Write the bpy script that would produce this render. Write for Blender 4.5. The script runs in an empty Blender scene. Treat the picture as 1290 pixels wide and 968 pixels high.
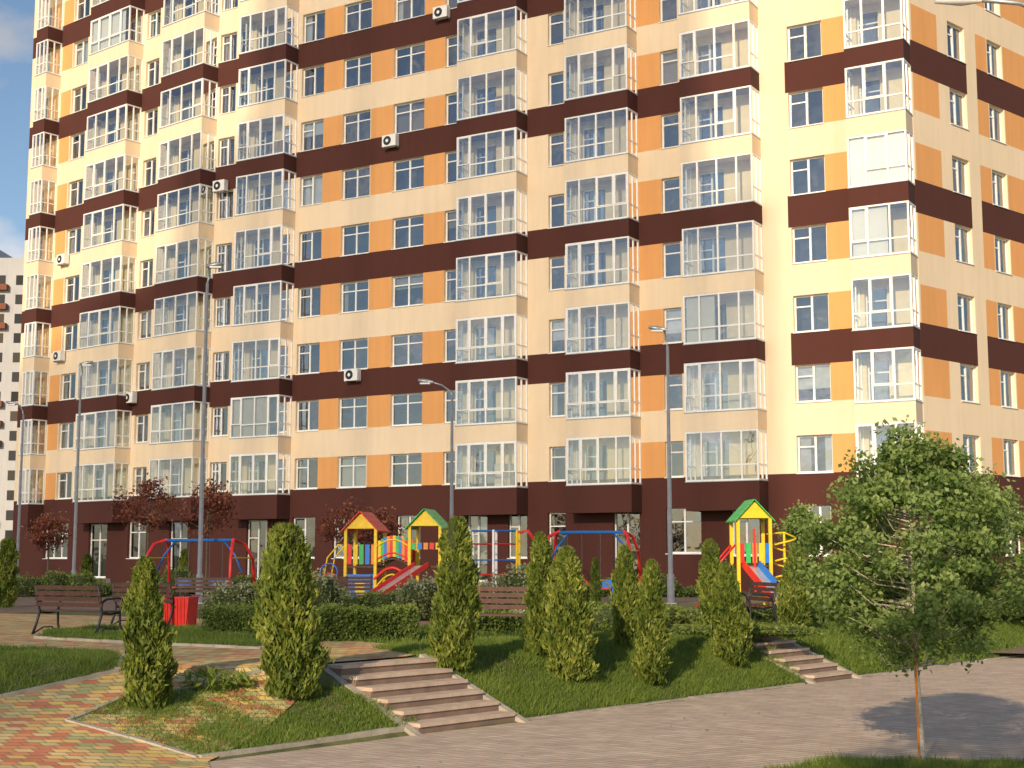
import bpy, math, random
import numpy as np
from mathutils import Vector
random.seed(7); rng=np.random.default_rng(7)
F=1792.0; TILT=math.radians(7.03); CT,ST=math.cos(TILT),math.sin(TILT); EYE=1.35
LOW=-0.75
P0=(0.03,18.8); V=(.658,.753); U=(.753,-.658)
# ---------------- terrain ----------------
def H(x,y):
    x=np.asarray(x,float); y=np.asarray(y,float)
    s=(x-P0[0])*U[0]+(y-P0[1])*U[1]; t=(x-P0[0])*V[0]+(y-P0[1])*V[1]
    w=1.7+np.clip(-t-2.0,0,6)*1.0
    return LOW*np.clip(1+s/w,0,1)
def h1(x,y): return float(H(x,y))
def survey(px,py):
    dx=(px-645)/F; dz=(484-py)/F
    d=(dx,CT-ST*dz,ST+CT*dz); t=8.0
    for i in range(4000):
        x,y,z=d[0]*t,d[1]*t,EYE+d[2]*t
        if z<=h1(x,y): break
        t+=0.02 if t<60 else .2
    return (x,y)
def xat(px,Y,z): return (px-645)/F*(Y*CT+(z-EYE)*ST)
def zat(py,Y):
    k=(484-py)/F
    return EYE+Y*(ST+k*CT)/(CT-k*ST)
# ---------------- materials ----------------
def newmat(name):
    m=bpy.data.materials.new(name); m.use_nodes=True
    nt=m.node_tree; b=nt.nodes['Principled BSDF']; return m,nt,b
def N(nt,t,**k):
    n=nt.nodes.new(t)
    for a,v in k.items(): setattr(n,a,v)
    return n
def plain(name,col,rough=.6,metal=0,var=.12,scale=6,bump=.0,bscale=60):
    m,nt,b=newmat(name); L=nt.links
    tc=N(nt,'ShaderNodeTexCoord'); no=N(nt,'ShaderNodeTexNoise'); no.inputs['Scale'].default_value=scale; no.inputs['Detail'].default_value=6
    L.new(tc.outputs['Object'],no.inputs['Vector'])
    mr=N(nt,'ShaderNodeMapRange'); mr.inputs[1].default_value=.3; mr.inputs[2].default_value=.7; mr.inputs[3].default_value=1-var; mr.inputs[4].default_value=1+var
    L.new(no.outputs['Fac'],mr.inputs[0])
    vm=N(nt,'ShaderNodeVectorMath',operation='SCALE'); vm.inputs[0].default_value=col[:3]; L.new(mr.outputs[0],vm.inputs['Scale'])
    L.new(vm.outputs[0],b.inputs['Base Color'])
    b.inputs['Roughness'].default_value=rough; b.inputs['Metallic'].default_value=metal
    if bump>0:
        n2=N(nt,'ShaderNodeTexNoise'); n2.inputs['Scale'].default_value=bscale; n2.inputs['Detail'].default_value=4
        L.new(tc.outputs['Object'],n2.inputs['Vector'])
        bp=N(nt,'ShaderNodeBump'); bp.inputs['Strength'].default_value=bump; bp.inputs['Distance'].default_value=.02
        L.new(n2.outputs['Fac'],bp.inputs['Height']); L.new(bp.outputs[0],b.inputs['Normal'])
    return m
def plaster(name,col):
    m,nt,b=newmat(name); L=nt.links
    tc=N(nt,'ShaderNodeTexCoord')
    n1=N(nt,'ShaderNodeTexNoise'); n1.inputs['Scale'].default_value=.3; n1.inputs['Detail'].default_value=4; n1.inputs['Roughness'].default_value=.5
    mp=N(nt,'ShaderNodeMapping'); mp.inputs['Scale'].default_value=(3,3,.35)
    n2=N(nt,'ShaderNodeTexNoise'); n2.inputs['Scale'].default_value=1.0; n2.inputs['Detail'].default_value=3
    L.new(tc.outputs['Object'],n1.inputs['Vector']); L.new(tc.outputs['Object'],mp.inputs['Vector']); L.new(mp.outputs[0],n2.inputs['Vector'])
    ad=N(nt,'ShaderNodeMath',operation='ADD'); L.new(n1.outputs['Fac'],ad.inputs[0]); L.new(n2.outputs['Fac'],ad.inputs[1])
    mr=N(nt,'ShaderNodeMapRange'); mr.inputs[1].default_value=.6; mr.inputs[2].default_value=1.4; mr.inputs[3].default_value=.91; mr.inputs[4].default_value=1.06
    L.new(ad.outputs[0],mr.inputs[0])
    vm=N(nt,'ShaderNodeVectorMath',operation='SCALE'); vm.inputs[0].default_value=col; L.new(mr.outputs[0],vm.inputs['Scale'])
    L.new(vm.outputs[0],b.inputs['Base Color']); b.inputs['Roughness'].default_value=.9
    n3=N(nt,'ShaderNodeTexNoise'); n3.inputs['Scale'].default_value=25; L.new(tc.outputs['Object'],n3.inputs['Vector'])
    bp=N(nt,'ShaderNodeBump'); bp.inputs['Strength'].default_value=.1; bp.inputs['Distance'].default_value=.01
    L.new(n3.outputs['Fac'],bp.inputs['Height']); L.new(bp.outputs[0],b.inputs['Normal'])
    return m
def paver(name,cols,sx,sy,rot,grout,dirt=.25):
    m,nt,b=newmat(name); L=nt.links
    tc=N(nt,'ShaderNodeTexCoord'); mp=N(nt,'ShaderNodeMapping'); mp.inputs['Rotation'].default_value=(0,0,rot); mp.inputs['Scale'].default_value=(1/sx,1/sy,1)
    L.new(tc.outputs['Object'],mp.inputs['Vector']); sp=N(nt,'ShaderNodeSeparateXYZ'); L.new(mp.outputs[0],sp.inputs[0])
    def M(op,a,bb=None):
        n=N(nt,'ShaderNodeMath',operation=op)
        for i,q in enumerate((a,bb)):
            if q is None: continue
            if isinstance(q,(int,float)): n.inputs[i].default_value=q
            else: L.new(q,n.inputs[i])
        return n.outputs[0]
    row=M('FLOOR',sp.outputs['Y']); xs=M('ADD',sp.outputs['X'],M('MULTIPLY',row,.5)); cell=M('FLOOR',xs)
    fx=M('FRACT',xs); fy=M('FRACT',sp.outputs['Y'])
    ex=M('MULTIPLY',M('SUBTRACT',.5,M('ABSOLUTE',M('SUBTRACT',fx,.5))),sx)
    ey=M('MULTIPLY',M('SUBTRACT',.5,M('ABSOLUTE',M('SUBTRACT',fy,.5))),sy)
    e=M('MINIMUM',ex,ey)
    cb=N(nt,'ShaderNodeCombineXYZ'); L.new(cell,cb.inputs[0]); L.new(row,cb.inputs[1])
    wn=N(nt,'ShaderNodeTexWhiteNoise'); wn.noise_dimensions='2D'; L.new(cb.outputs[0],wn.inputs['Vector'])
    rp=N(nt,'ShaderNodeValToRGB'); rp.color_ramp.interpolation='CONSTANT'
    el=rp.color_ramp.elements
    while len(el)<len(cols): el.new(.5)
    for i,c in enumerate(cols): el[i].position=i/len(cols); el[i].color=(*c,1)
    L.new(wn.outputs['Value'],rp.inputs[0])
    no=N(nt,'ShaderNodeTexNoise'); no.inputs['Scale'].default_value=1.3; no.inputs['Detail'].default_value=8; no.inputs['Roughness'].default_value=.7; L.new(tc.outputs['Object'],no.inputs['Vector'])
    mr=N(nt,'ShaderNodeMapRange'); mr.inputs[1].default_value=.3; mr.inputs[2].default_value=.7; mr.inputs[3].default_value=1-dirt; mr.inputs[4].default_value=1+dirt*.6; L.new(no.outputs['Fac'],mr.inputs[0])
    vm=N(nt,'ShaderNodeVectorMath',operation='SCALE'); L.new(rp.outputs[0],vm.inputs[0]); L.new(mr.outputs[0],vm.inputs['Scale'])
    g=N(nt,'ShaderNodeMapRange'); g.inputs[1].default_value=.004; g.inputs[2].default_value=.010; L.new(e,g.inputs[0])
    mx=N(nt,'ShaderNodeMix',data_type='RGBA'); mx.inputs['A'].default_value=(*grout,1); L.new(vm.outputs[0],mx.inputs['B']); L.new(g.outputs[0],mx.inputs['Factor'])
    L.new(mx.outputs['Result'],b.inputs['Base Color']); b.inputs['Roughness'].default_value=.8
    bp=N(nt,'ShaderNodeBump'); bp.inputs['Strength'].default_value=.5; bp.inputs['Distance'].default_value=.006
    L.new(g.outputs[0],bp.inputs['Height']); L.new(bp.outputs[0],b.inputs['Normal'])
    return m
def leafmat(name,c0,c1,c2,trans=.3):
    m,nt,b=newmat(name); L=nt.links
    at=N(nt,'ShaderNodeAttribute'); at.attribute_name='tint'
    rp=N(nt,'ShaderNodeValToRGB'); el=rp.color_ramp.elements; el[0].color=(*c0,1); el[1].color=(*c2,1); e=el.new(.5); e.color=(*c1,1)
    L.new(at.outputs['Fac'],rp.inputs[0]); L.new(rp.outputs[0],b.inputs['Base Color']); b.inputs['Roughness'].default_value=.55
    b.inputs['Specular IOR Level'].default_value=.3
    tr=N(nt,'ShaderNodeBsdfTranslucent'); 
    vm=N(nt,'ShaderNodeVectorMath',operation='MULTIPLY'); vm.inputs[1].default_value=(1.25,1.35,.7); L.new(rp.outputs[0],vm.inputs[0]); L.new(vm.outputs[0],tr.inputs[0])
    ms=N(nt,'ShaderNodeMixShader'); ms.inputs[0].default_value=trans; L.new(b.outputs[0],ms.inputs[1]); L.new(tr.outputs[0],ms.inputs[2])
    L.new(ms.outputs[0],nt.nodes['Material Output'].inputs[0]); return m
def glassmat(name,tint,base,rough=.02):
    m=bpy.data.materials.new(name); m.use_nodes=True; nt=m.node_tree; L=nt.links; nt.nodes.clear()
    o=N(nt,'ShaderNodeOutputMaterial'); g=N(nt,'ShaderNodeBsdfGlossy'); g.inputs['Roughness'].default_value=rough; g.inputs[0].default_value=(.95,.97,1,1)
    t=N(nt,'ShaderNodeBsdfTransparent'); t.inputs[0].default_value=(*tint,1)
    fr=N(nt,'ShaderNodeFresnel'); fr.inputs[0].default_value=1.5
    mt=N(nt,'ShaderNodeMath',operation='MULTIPLY_ADD'); mt.inputs[1].default_value=1.4; mt.inputs[2].default_value=base; L.new(fr.outputs[0],mt.inputs[0])
    tc=N(nt,'ShaderNodeTexCoord'); no=N(nt,'ShaderNodeTexNoise'); no.inputs['Scale'].default_value=.9; L.new(tc.outputs['Object'],no.inputs['Vector'])
    bp=N(nt,'ShaderNodeBump'); bp.inputs['Strength'].default_value=.35; bp.inputs['Distance'].default_value=.05; L.new(no.outputs['Fac'],bp.inputs['Height']); L.new(bp.outputs[0],g.inputs['Normal'])
    ms=N(nt,'ShaderNodeMixShader'); L.new(mt.outputs[0],ms.inputs[0]); L.new(t.outputs[0],ms.inputs[1]); L.new(g.outputs[0],ms.inputs[2]); L.new(ms.outputs[0],o.inputs[0]); return m
def islandmat(name,cols,rough=.8):
    m,nt,b=newmat(name); ge=N(nt,'ShaderNodeNewGeometry'); rp=N(nt,'ShaderNodeValToRGB'); rp.color_ramp.interpolation='CONSTANT'
    el=rp.color_ramp.elements
    while len(el)<len(cols): el.new(.5)
    for i,c in enumerate(cols): el[i].position=i/len(cols); el[i].color=(*c,1)
    nt.links.new(ge.outputs['Random Per Island'],rp.inputs[0]); nt.links.new(rp.outputs[0],b.inputs['Base Color']); b.inputs['Roughness'].default_value=rough; return m
CREAM=plaster('plaster_cream',(.83,.675,.495)); ORANGE=plaster('plaster_orange',(.76,.37,.135)); BROWN=plaster('plaster_brown',(.080,.022,.016))
INNER=plaster('plaster_inner',(.82,.68,.43))
WHITE=plain('white_pvc',(.86,.86,.86),.35,var=.04); GLASSB=glassmat('balcony_glass',(.88,.92,.92),.17); GLASSW=glassmat('window_glass',(.66,.72,.76),.17)
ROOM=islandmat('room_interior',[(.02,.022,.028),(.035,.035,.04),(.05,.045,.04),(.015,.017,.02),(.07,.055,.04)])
CURT=islandmat('curtain',[(.6,.57,.5),(.45,.4,.33),(.7,.7,.68),(.30,.22,.15)]); GLARE=plain('white_glare',(.88,.85,.80),.5,var=.03)  # the plain white stands in for sun glare on one balcony
CONC=plain('concrete',(.42,.37,.31),.85,var=.2,scale=5,bump=.4)
METAL=plain('galvanised_steel',(.42,.44,.46),.45,.6); DARK=plain('black_iron',(.02,.02,.022),.45)
WOOD=plain('brown_slats',(.085,.035,.025),.5,var=.3,scale=12)
RED=plain('red_paint',(.75,.03,.025),.4,var=.1); BLUE=plain('blue_paint',(.02,.20,.68),.4,var=.1); YEL=plain('yellow_paint',(.85,.58,.02),.4,var=.1); GRN=plain('green_paint',(.04,.48,.12),.4,var=.1)
ORG=plain('orange_paint',(.8,.25,.03),.4); STEEL=plain('slide_steel',(.6,.6,.62),.3,.5)
BARK=plain('bark',(.12,.09,.065),.9,var=.35,scale=20,bump=.6); BARKL=plain('whitewashed_bark',(.5,.46,.38),.9,var=.35,scale=25,bump=.6)
GRASSB=plain('grass_soil',(.115,.125,.04),.95,var=.5,scale=2.5,bump=.8,bscale=30)
GRASS=leafmat('grass_blades',(.08,.12,.022),(.16,.235,.042),(.28,.33,.08),.32)
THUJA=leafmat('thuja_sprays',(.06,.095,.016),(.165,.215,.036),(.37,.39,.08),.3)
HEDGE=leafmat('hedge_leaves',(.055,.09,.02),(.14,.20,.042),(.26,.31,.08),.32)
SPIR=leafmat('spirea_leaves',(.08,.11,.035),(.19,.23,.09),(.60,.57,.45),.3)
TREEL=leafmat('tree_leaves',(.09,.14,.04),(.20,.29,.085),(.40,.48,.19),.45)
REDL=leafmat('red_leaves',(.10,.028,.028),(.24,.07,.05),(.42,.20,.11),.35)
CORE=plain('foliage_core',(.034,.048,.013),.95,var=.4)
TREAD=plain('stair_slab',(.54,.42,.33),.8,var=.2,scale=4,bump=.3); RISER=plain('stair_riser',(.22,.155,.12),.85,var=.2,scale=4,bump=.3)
RUB=plain('playground_rubber',(.20,.14,.10),.9,var=.2,scale=3,bump=.3)
ang=math.atan2(V[1],V[0])
PAVE=paver('pavement_bricks',[(.62,.49,.38),(.54,.42,.33),(.67,.54,.42),(.58,.46,.36)],.2,.1,-ang,(.27,.21,.16),.22)
TILE=paver('coloured_tiles',[(.74,.52,.16),(.60,.21,.11),(.42,.42,.18),(.72,.54,.25),(.68,.30,.13),(.52,.47,.21),(.76,.50,.18)],.2,.12,-.5,(.22,.16,.10),.26)
# ---------------- mesh builder ----------------
class MB:
    def __init__(s): s.v=[];s.f=[];s.m=[];s.sm=[];s.mats=[]
    def mi(s,mat):
        if mat not in s.mats: s.mats.append(mat)
        return s.mats.index(mat)
    def poly(s,pts,mat,sm=False):
        b=len(s.v); s.v+= [tuple(p) for p in pts]; s.f.append(tuple(range(b,b+len(pts)))); s.m.append(s.mi(mat)); s.sm.append(sm)
    def hexa(s,c,mat):
        b=len(s.v); s.v+=[tuple(p) for p in c]; k=s.mi(mat)
        for q in ((3,2,1,0),(4,5,6,7),(0,1,5,4),(1,2,6,5),(2,3,7,6),(3,0,4,7)):
            s.f.append(tuple(b+i for i in q)); s.m.append(k); s.sm.append(False)
    def box(s,x0,x1,y0,y1,z0,z1,mat,tf=None):
        c=[(x0,y0,z0),(x1,y0,z0),(x1,y1,z0),(x0,y1,z0),(x0,y0,z1),(x1,y0,z1),(x1,y1,z1),(x0,y1,z1)]
        if tf: c=[tf(*p) for p in c]
        s.hexa(c,mat)
    def beam(s,a,b,w,h,mat,up=(0,0,1)):
        a=Vector(a);b=Vector(b);d=(b-a).normalized();u=Vector(up)
        if abs(d.dot(u))>.98: u=Vector((0,1,0))
        r=d.cross(u).normalized(); u=r.cross(d)
        s.hexa([a-r*w/2-u*h/2,a+r*w/2-u*h/2,b+r*w/2-u*h/2,b-r*w/2-u*h/2,a-r*w/2+u*h/2,a+r*w/2+u*h/2,b+r*w/2+u*h/2,b-r*w/2+u*h/2],mat)
    def tube(s,pts,r,mat,n=8):
        P=[Vector(p) for p in pts]; R=r if isinstance(r,(list,tuple)) else [r]*len(P)
        b=len(s.v); k=s.mi(mat); ref=None
        for i,p in enumerate(P):
            d=(P[min(i+1,len(P)-1)]-P[max(i-1,0)]).normalized()
            if ref is None: ref=Vector((1,0,0)) if abs(d.x)<.8 else Vector((0,1,0))
            x=(ref-d*ref.dot(d)).normalized(); y=d.cross(x); ref=x
            for j in range(n):
                t=2*math.pi*j/n; s.v.append(tuple(p+(x*math.cos(t)+y*math.sin(t))*R[i]))
        for i in range(len(P)-1):
            for j in range(n):
                q=(j+1)%n; s.f.append((b+i*n+j,b+i*n+q,b+(i+1)*n+q,b+(i+1)*n+j)); s.m.append(k); s.sm.append(True)
        for e in (0,len(P)-1):
            s.f.append(tuple(b+e*n+j for j in range(n))); s.m.append(k); s.sm.append(False)
    def build(s,name,loc=(0,0,0),rz=0,parent=None):
        me=bpy.data.meshes.new(name); me.from_pydata(s.v,[],s.f)
        for m in s.mats: me.materials.append(m)
        me.polygons.foreach_set('material_index',s.m); me.polygons.foreach_set('use_smooth',s.sm); me.update()
        o=bpy.data.objects.new(name,me); bpy.context.scene.collection.objects.link(o); o.location=loc; o.rotation_euler=(0,0,rz)
        if parent: o.parent=parent
        return o
def empty(name,loc=(0,0,0),rz=0):
    o=bpy.data.objects.new(name,None); bpy.context.scene.collection.objects.link(o); o.location=loc; o.rotation_euler=(0,0,rz); o.empty_display_size=.3; return o
def npmesh(name,verts,nper,mat,tint=None,parent=None,loc=(0,0,0)):
    n=len(verts)//nper; me=bpy.data.meshes.new(name)
    me.vertices.add(len(verts)); me.vertices.foreach_set('co',verts.astype(np.float32).ravel())
    me.loops.add(n*nper); me.loops.foreach_set('vertex_index',np.arange(n*nper,dtype=np.int32))
    me.polygons.add(n); me.polygons.foreach_set('loop_start',np.arange(0,n*nper,nper,dtype=np.int32))
    me.update(calc_edges=True)
    if tint is not None:
        a=me.attributes.new('tint','FLOAT','FACE'); a.data.foreach_set('value',np.clip(tint,0,1).astype(np.float32))
    me.materials.append(mat); o=bpy.data.objects.new(name,me); bpy.context.scene.collection.objects.link(o); o.location=loc
    if parent: o.parent=parent
    return o
def unit(a): return a/np.maximum(np.linalg.norm(a,axis=1,keepdims=True),1e-6)
def leaves(name,P,L,W,mat,tint,axis=None,parent=None,loc=(0,0,0)):
    n=len(P); a=rng.normal(size=(n,3))
    if axis is not None: a=a*.45+axis
    a=unit(a); b=unit(np.cross(a,rng.normal(size=(n,3)))); 
    l=(L*(.6+.8*rng.random(n)))[:,None]/2; w=(W*(.6+.8*rng.random(n)))[:,None]/2
    v=np.stack([P-a*l,P+b*w-a*l*.1,P+a*l,P-b*w-a*l*.1],axis=1).reshape(-1,3)
    return npmesh(name,v,4,mat,tint,parent,loc)
# ---------------- ground ----------------
xs=np.concatenate([[-900,-400,-200,-100,-60],np.arange(-30,36.1,.3),[60,100,200,400,900]]); ys=np.concatenate([[-900,-400,-150,-60,-20],np.arange(-3,48.1,.3),[60,80,110,200,400,1500]])
X,Y=np.meshgrid(xs,ys); Z=H(X,Y); nx,ny=len(xs),len(ys)
me=bpy.data.meshes.new('ground'); vv=np.stack([X,Y,Z],-1).reshape(-1,3)
fi=[(j*nx+i,j*nx+i+1,(j+1)*nx+i+1,(j+1)*nx+i) for j in range(ny-1) for i in range(nx-1)]
me.from_pydata(vv.tolist(),[],fi); me.materials.append(GRASSB); o=bpy.data.objects.new('ground',me); bpy.context.scene.collection.objects.link(o)
import bmesh
def drape(name,poly,mat,off,step=None):
    bm=bmesh.new(); vs=[bm.verts.new((p[0],p[1],0)) for p in poly]; bm.faces.new(vs); bmesh.ops.triangulate(bm,faces=bm.faces[:])
    if step:
        xa=[p[0] for p in poly]; ya=[p[1] for p in poly]
        for k in np.arange(-30,36.1,step):
            if min(xa)<k<max(xa): bmesh.ops.bisect_plane(bm,geom=bm.verts[:]+bm.edges[:]+bm.faces[:],plane_co=(k,0,0),plane_no=(1,0,0))
        for k in np.arange(-3,48.1,step):
            if min(ya)<k<max(ya): bmesh.ops.bisect_plane(bm,geom=bm.verts[:]+bm.edges[:]+bm.faces[:],plane_co=(0,k,0),plane_no=(0,1,0))
    for v in bm.verts: v.co.z=h1(v.co.x,v.co.y)+off
    bmesh.ops.recalc_face_normals(bm,faces=bm.faces[:])
    m=bpy.data.meshes.new(name); bm.to_mesh(m); bm.free(); m.materials.append(mat)
    if m.polygons[0].normal.z<0: m.flip_normals()
    o=bpy.data.objects.new(name,m); bpy.context.scene.collection.objects.link(o); return o
def st(s,t): return (P0[0]+U[0]*s+V[0]*t,P0[1]+U[1]*s+V[1]*t)
drape('pavement',[st(0.0,-14),st(12,-14),st(12,60),st(0.0,60)],PAVE,.012)
tile=[(-220,1060),(300,1060),(262,962),(240,957),(85,910),(150,884),(330,848),(392,860),(402,838),(512,829),(560,820),(480,812),(400,806),(310,782),(0,774),(-260,774)]
tile=[survey(*p) for p in tile]
drape('tiled_path',tile,TILE,.02,.3)
L1=[survey(*p) for p in [(-200,818),(0,821),(110,824),(150,830),(148,848),(80,864),(0,882),(-160,906)]]
L2=[survey(*p) for p in [(45,806),(64,797),(150,793),(330,797),(400,803),(330,820),(215,815),(130,811)]]
ISL=[survey(*p) for p in [(85,910),(150,884),(330,848),(392,860),(522,909),(530,917),(400,936),(250,957)]]
BANK=[st(-.06,.14),st(-.06,7.6),st(-3.2,9.5),st(-3.6,.9),st(-1.9,.14)]
BANK2=[st(-.06,9.3),st(-.06,26),st(-3.6,26),st(-3.6,9.3)]
drape('lawn',L1,GRASSB,.05,.3); drape('lawn',L2,GRASSB,.05,.3)
drape('playground_surface',[(-20,34),(16,30),(18,50),(-24,54)],RUB,.012)
drape('path',[(-26,29.0),(-4,29.0),(5,27.5),(6,29.6),(0,31.5),(-26,32)],plain('red_paving',(.42,.22,.15),.85,var=.2),.014)
def kerb(pts,name,w=.08,h=.04,close=False):
    mb=MB(); pts=list(pts)+([pts[0]] if close else [])
    for a,b in zip(pts[:-1],pts[1:]):
        L=math.dist(a,b); n=max(1,int(L/.45)); dx,dy=(b[0]-a[0])/L,(b[1]-a[1])/L; px,py=-dy*w/2,dx*w/2
        for i in range(n):
            q0=(a[0]+dx*L*i/n,a[1]+dy*L*i/n); q1=(a[0]+dx*(L*(i+1)/n-.006),a[1]+dy*(L*(i+1)/n-.006)); z0,z1=h1(*q0),h1(*q1); jz=random.uniform(-.006,.006)
            mb.hexa([(q0[0]-px,q0[1]-py,z0-.1),(q1[0]-px,q1[1]-py,z1-.1),(q1[0]+px,q1[1]+py,z1-.1),(q0[0]+px,q0[1]+py,z0-.1),
                     (q0[0]-px,q0[1]-py,z0+h+jz),(q1[0]-px,q1[1]-py,z1+h+jz),(q1[0]+px,q1[1]+py,z1+h+jz),(q0[0]+px,q0[1]+py,z0+h+jz)],CONC)
    return mb.build(name)
kerb(L1,'kerb',h=.06,close=True); kerb(L2,'kerb',h=.06,close=True); kerb(ISL[5:]+ISL[:4],'kerb')
kerb([st(0,.2),st(0,7.4)],'kerb'); kerb([st(0,9.4),st(0,30)],'kerb')
# stairs
def stairs(name,t0,t1,n=6,run=.28):
    e=empty(name); mb=MB(); mr=MB()
    rise=-LOW/n
    for i in range(n):
        s1=-i*run; s0=-(i+1)*run; zt=LOW+rise*(i+1)+.012
        def tf(a,b,c): q=st(a,b); return (q[0],q[1],c)
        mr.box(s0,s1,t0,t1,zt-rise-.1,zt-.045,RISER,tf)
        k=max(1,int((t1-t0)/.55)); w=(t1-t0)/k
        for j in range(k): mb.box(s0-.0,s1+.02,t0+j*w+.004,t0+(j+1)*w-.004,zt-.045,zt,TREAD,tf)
    mb.build('treads',parent=e); mr.build('risers',parent=e)
    mk=MB()
    for t,up in ((t0-.07,-.035),(t1+.07,.0)):
        a=st(.15,t); b=st(-n*run-.1,t)
        mk.beam((a[0],a[1],LOW-.07+up),(b[0],b[1],-.03+up),.11,.18,CONC); 
    mk.build('side_kerbs',parent=e)
stairs('concrete_stairs',-1.75,0.0)
stairs('concrete_stairs',7.75,9.1)
# ---------------- vegetation ----------------
def inpoly(P,poly):
    x,y=P[:,0],P[:,1]; c=np.zeros(len(P),bool); n=len(poly)
    for i in range(n):
        x1,y1=poly[i]; x2,y2=poly[(i+1)%n]
        k=((y1>y)!=(y2>y))&(x<(x2-x1)*(y-y1)/((y2-y1)+1e-9)+x1); c^=k
    return c
def grass(name,poly,dens,h=.06,w=.007,off=.0,excl=()):
    a=np.array(poly); lo=a.min(0); hi=a.max(0); n=int((hi-lo).prod()*dens)
    P=lo+(hi-lo)*rng.random((n,2)); P=P[inpoly(P,poly)]
    for ex in excl: P=P[~inpoly(P,ex)]
    pat=(np.sin(P[:,0]*2.1+np.sin(P[:,1]*1.7)*2)+np.sin(P[:,1]*3.3+P[:,0])+.8*np.sin(P[:,0]*7.1+P[:,1]*5.3+2*np.sin(P[:,1]*4)))*.2+.5
    keep=rng.random(len(P))<(.3+1.0*pat); P=P[keep]; pat=pat[keep]; n=len(P)
    z=H(P[:,0],P[:,1])+off; base=np.c_[P,z]
    hh=h*(.4+.9*rng.random(n))*(.6+.8*pat); hh[rng.random(n)<.015]*=1.9
    an=rng.random(n)*6.283; d=np.c_[np.cos(an),np.sin(an),np.zeros(n)]*w*(.7+.6*rng.random((n,1)))
    lean=rng.normal(size=(n,3))*hh[:,None]*.5; lean[:,2]=hh
    v=np.stack([base-d,base+d,base+lean],1).reshape(-1,3)
    return npmesh(name,v,3,GRASS,.22+.4*pat+.4*(rng.random(n)-.4))
grass('grass',ISL,5200); grass('grass',L1,2800,off=.05); grass('grass',L2,1600,off=.05); grass('grass',BANK,4200,.075); grass('grass',BANK2,1200,.12,.012)
FG=[survey(*p) for p in [(930,1000),(960,975),(1050,964),(1180,966),(1340,962),(1400,1100),(900,1100)]]
drape('lawn',FG,GRASSB,.03,None); grass('grass',FG,5000,.07,.005,.03)
grass('grass',[(-14,19.6),(-2.6,20.6),(6,27.4),(5,28.9),(-16,28.9),(-16,24)],460,.09,.012,0,[tile])
def litter(name,poly,n,off):
    a=np.array(poly); lo=a.min(0); hi=a.max(0); P=lo+(hi-lo)*rng.random((n,2)); P=P[inpoly(P,poly)]; n=len(P)
    P3=np.c_[P,H(P[:,0],P[:,1])+off]; an=rng.random(n)*6.28; u=np.c_[np.cos(an),np.sin(an),.15*rng.normal(size=n)]*.022; v=np.c_[-np.sin(an),np.cos(an),.15*rng.normal(size=n)]*.014
    npmesh(name,np.stack([P3-u,P3+v,P3+u,P3-v],1).reshape(-1,3),4,GRASS,rng.random(n))
litter('fallen_leaves',[st(.05,-6),st(6,-6),st(6,12),st(.05,12)],420,.02); litter('fallen_leaves',[tuple(p) for p in tile],200,.03)
def thuja(px,top,base,wpx,name='thuja',dens=1.0):
    x,y=survey(px,base); z=h1(x,y); zc=y*CT; sc=F/zc
    h=zat(top,y)-z; R=wpx/sc/2*.97
    e=empty(name,(x,y,z)); n=int(13500*dens*(h*R)/(2.2*.36))
    n=max(n,2500); u=rng.random(n)**.9; th=rng.random(n)*6.283
    ph=rng.random(6)*6.28
    prof=lambda u: (.70+.30*np.sin(np.minimum(u/.42,1)*1.57))*np.power(np.clip(1-u,0,1),.37+.10*np.sin(ph[0]))*1.14
    lump=1+.15*np.sin(th*3+u*9+ph[1])+.13*np.sin(th*5-u*17+ph[2])+.12*np.sin(u*31+th*2+ph[3])
    rr=R*prof(u)*lump*(1-.42*rng.random(n)**1.8)
    stray=rng.random(n)<.06; rr[stray]*=1.15
    bend=.05*h*np.sin(u*2.5+ph[4])*.7
    P=np.c_[rr*np.cos(th)+bend*math.cos(ph[5]),rr*np.sin(th)+bend*math.sin(ph[5]),.04+u*h*.97]
    ax=np.c_[np.cos(th)*.45,np.sin(th)*.45,np.ones(n)]
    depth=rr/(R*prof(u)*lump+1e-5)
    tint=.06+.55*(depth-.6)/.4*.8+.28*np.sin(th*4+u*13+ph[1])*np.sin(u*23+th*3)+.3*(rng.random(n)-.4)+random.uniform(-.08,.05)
    k=max(1,(R/.36)**.6)
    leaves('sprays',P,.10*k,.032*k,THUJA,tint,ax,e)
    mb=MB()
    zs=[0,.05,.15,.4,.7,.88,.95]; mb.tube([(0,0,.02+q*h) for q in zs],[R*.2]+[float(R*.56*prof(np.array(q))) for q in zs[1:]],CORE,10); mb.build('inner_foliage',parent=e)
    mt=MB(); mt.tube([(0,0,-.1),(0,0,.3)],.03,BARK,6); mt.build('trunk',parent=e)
for a in [(183,703,893,60),(363,660,880,72),(572,652,845,54),(680,672,826,46),(720,690,858,58),(789,688,815,36),(822,706,862,40),(897,680,795,32),(919,710,838,48),(1003,688,800,38),(6,678,766,30),(109,698,745,14),(231,692,745,14),(750,704,765,14),(1075,680,790,40)]:
    thuja(*a)
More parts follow.
